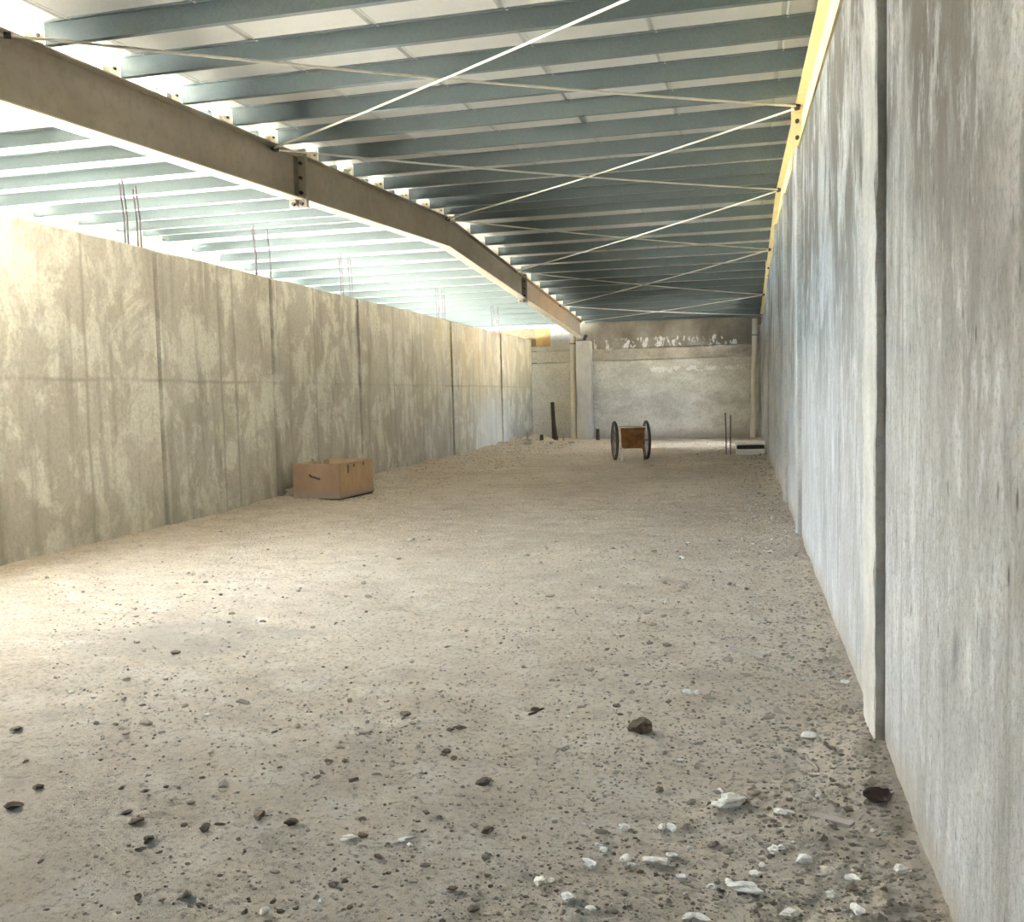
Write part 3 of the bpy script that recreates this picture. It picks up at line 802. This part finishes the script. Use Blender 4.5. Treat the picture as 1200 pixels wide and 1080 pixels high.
clods = [(136,857,11),(149,801,10),(195,801,8),(184,822,8),(182,867,7),(15,949,28),(31,899,10),(45,927,20),(48,1012,11),(245,903,8),(252,825,6),(475,840,17),(415,921,14),(424,966,11),(444,1008,15),(342,969,26),(150,1022,7),(54,1067,8),(287,1071,14),(320,1057,11),(410,1064,12),(592,898,7),(162,1052,18),(137,708,5),(180,720,5),(116,741,5),(95,746,4),(252,712,5),(286,773,8),(406,786,7),(446,862,6),(434,861,6),(540,855,14),(528,858,13),(523,885,18),(520,889,10),(322,863,9),(385,898,12),(405,899,14),(195,928,10),(210,929,9),(170,933,15),(143,930,12),(160,967,22),(175,986,20),(165,998,18),(148,957,14),(240,975,22),(258,970,12),(280,989,9),(305,961,24),(216,970,14),(328,905,8),(372,919,10),(378,913,7),(500,960,12),(515,963,10),(400,1045,9),(404,1036,13),(456,1027,10),(530,1045,14),(535,1050,9),(269,1010,9),(187,999,8),(258,1028,10),(345,1000,8),(190,1056,10),(440,1040,8),(575,1040,10),(488,943,7)]
for c in clods: stone(*c, 'clod', 'small dark earth clod on the dirt in the foreground', 'dark earth clods', .5)

# sticks, plank and dark scrap
def stick(a, b, r, label, mat='stick', flat=False):
    x0, y0 = ground_px(*a); x1, y1 = ground_px(*b)
    z0_, z1_ = floor_z(x0, y0)+r*.7, floor_z(x1, y1)+r*.7
    mb = MB(); A = Vector((x0,y0,z0_)); B = Vector((x1,y1,z1_)); d = B-A; m_ = A
    s = d.cross(Vector((0,0,1))).normalized()
    pts = [A, A+d*.35+s*.006, A+d*.7-s*.005, B]
    o3 = [p-A for p in pts]
    if flat:
        w = s*r*2.2; t = Vector((0,0,r*.7))
        vs = [q+w*k1+t*k2 for q in (o3[0], o3[-1]) for k1, k2 in ((-1,-1),(1,-1),(1,1),(-1,1))]
        mb.add(vs, [(0,1,2,3),(7,6,5,4),(0,4,5,1),(1,5,6,2),(2,6,7,3),(3,7,4,0)])
    else:
        mb.tube(o3, [r, r*.9, r*.95, r*.7], 7, smooth=False)
    tag(mb.build('stick', M[mat], None, A), label, 'stick')
stick((952,959), (999,974), .008, 'pale flat wooden lath nearest to the right wall foot', flat=True)
stick((944,889), (959,909), .007, 'short brown stick below the flat pale chip', 'box_side')
stick((967,881), (980,894), .007, 'short dark stick near foot of the nearest right pilaster', 'stake')
stick((881,1055), (896,1043), .004, 'thin twig beside the largest white flake')
stick((857,760), (897,769), .010, 'pale flat board scrap half buried, mid floor on right', flat=True)
stick((620,836), (637,829), .006, 'dark twig left of the large angular stone', 'stake')
x, y = ground_px(1025, 952)
mb = MB(); g = 9
vs = []
for j in range(g):
    for i in range(g):
        u_, v_ = i/(g-1)-.5, j/(g-1)-.5
        w_ = 1-.75*abs(u_*1.9)**1.5
        vs.append((u_*.105, v_*.075*w_, .012 + .05*u_*u_*2 + .09*v_*v_*w_ + .012*noise.noise(Vector((u_*5, v_*5, 3)))))
mb.add(vs, [(j*g+i, j*g+i+1, (j+1)*g+i+1, (j+1)*g+i) for j in range(g-1) for i in range(g-1)], True)
o = mb.build('dead_leaf', M['darkbit'], None, (x, y, floor_z(x, y)), (.25, .1, .6)); tag(o, 'curled dark brown dead leaf at the foot of the right wall', 'leaf')
o.modifiers.new('thick', 'SOLIDIFY').thickness = .003

# ------------------------------------------------------------------ loose stones: the larger ones one by one, crumbs as gravel
rnd = random.Random(21)
def dens(x, y):
    """how stony the dirt is: most beside the right wall and in the near strip, clustered"""
    e = math.exp(-(RX-x)/.75)
    c = noise.noise(Vector((x*1.1, y*.9, 11))) * .5 + .5
    d = .13 + 1.1*e + .35*max(0, c-.45)*2.5
    if x < -1.5: d *= .75
    if y > 12 and x < -4.6: d += .7
    return d
cand = []
while len(cand) < 330:
    y = 2.2 + 7*rnd.random()**1.5; x = rnd.uniform(max(LX+.2, -.85*y), RX-.04)
    if rnd.random() < dens(x, y)*.8: cand.append((x, y, .006 + .010*rnd.random()**2.5 + .0010*y))
base = {}
for i in range(10):
    for mk in ('gravel', 'tan', 'clod', 'chip'):
        mb = MB(); mb.lump((0,0,.25), 1, 1, .42, .6, rnd=rnd); me = mb
        base[(mk, i)] = me
for i, (x, y, r) in enumerate(cand):
    mk = rnd.choices(('tan', 'clod', 'chip'), (.62, .28, .10))[0]
    key = (mk, rnd.randrange(10)); b = base[key]
    if isinstance(b, MB):
        o = base[key] = b.build('pebble', M[mk])
    else:
        o = b.copy(); col.objects.link(o)
    o.location = (x, y, floor_z(x, y)+r*.1); o.rotation_euler = (0, 0, rnd.random()*6.28); o.scale = (r, r, r)
    w = {'tan': 'tan pebble, one of those loose on the near half of the dirt floor', 'clod': 'dark pebble, one of those loose on the near half of the dirt floor', 'chip': 'whitish pebble, one of those loose on the near half of the dirt floor'}[mk]
    tag(o, w, 'pebble', {'tan': 'tan pebbles', 'clod': 'dark pebbles', 'chip': 'whitish pebbles'}[mk])
# crumbs
icos = []
for i in range(8):
    bm = bmesh.new(); bmesh.ops.create_icosphere(bm, subdivisions=1, radius=1)
    vs = [v.co * rnd.uniform(.65, 1.2) for v in bm.verts]; bm.verts.index_update()
    icos.append((vs, [[v.index for v in f.verts] for f in bm.faces])); bm.free()
mb = MB(); cnt = 0
while cnt < 22000:
    t = rnd.random(); y = 2.0*math.exp(t*math.log(13.5)); x = rnd.uniform(max(LX+.05, -.85*y), RX-.02)
    if rnd.random() > dens(x, y)*(.75 if y < 12 else .5): continue
    cnt += 1
    r = .002 + .005*rnd.random()**2.5 + .0008*y*rnd.random()
    if RX-x < .5: r *= 1.35
    vs, fs = icos[rnd.randrange(8)]
    q = rnd.random()*6.28; cq, sq = math.cos(q)*r, math.sin(q)*r
    z = floor_z(x, y) + r*.15
    k1 = rnd.uniform(.8, 1.5)
    mb.add([(x + (v.x*cq - v.y*sq)*k1, y + v.x*sq + v.y*cq, z + v.z*r*.6) for v in vs], fs)
tag(mb.build('gravel', M['gravel']), 'fine gravel and earth crumbs strewn over the dirt floor', 'gravel', kind='stuff')

# ------------------------------------------------------------------ light
world = bpy.data.worlds.new('World'); scene.world = world; world.use_nodes = True
bg = world.node_tree.nodes['Background']
wt = world.node_tree
tc = wt.nodes.new('ShaderNodeTexCoord'); sx = wt.nodes.new('ShaderNodeSeparateXYZ'); wt.links.new(tc.outputs['Generated'], sx.inputs[0])
rp = wt.nodes.new('ShaderNodeValToRGB'); wt.links.new(sx.outputs[2], rp.inputs[0]); wt.links.new(rp.outputs[0], bg.inputs[0])
e_ = rp.color_ramp.elements
e_[0].position = .05; e_[0].color = (.30, .48, .64, 1); e_[1].position = .32; e_[1].color = (.80, .90, 1.0, 1)      # hazy low horizon, bright sky above
bg.inputs[1].default_value = 7.0
sd = bpy.data.lights.new('sun', 'SUN'); sun = bpy.data.objects.new('sun', sd); col.objects.link(sun)
sd.energy = 45; sd.angle = .009; sd.color = (1, .93, .8)
d = Vector((.06, .6, -1)).normalized()
sun.rotation_euler = d.to_track_quat('-Z', 'Y').to_euler(); sun.location = (-30, 5, 20)

vs_ = scene.view_settings
vs_.view_transform = 'Standard'; vs_.look = 'None'; vs_.gamma = 1; vs_.use_curve_mapping = False
vs_.exposure = 2.75
c = scene.cycles
c.max_bounces = 16; c.diffuse_bounces = 14; c.glossy_bounces = 4; c.use_denoising = True
c.sample_clamp_indirect = 8; c.caustics_reflective = False; c.caustics_refractive = False
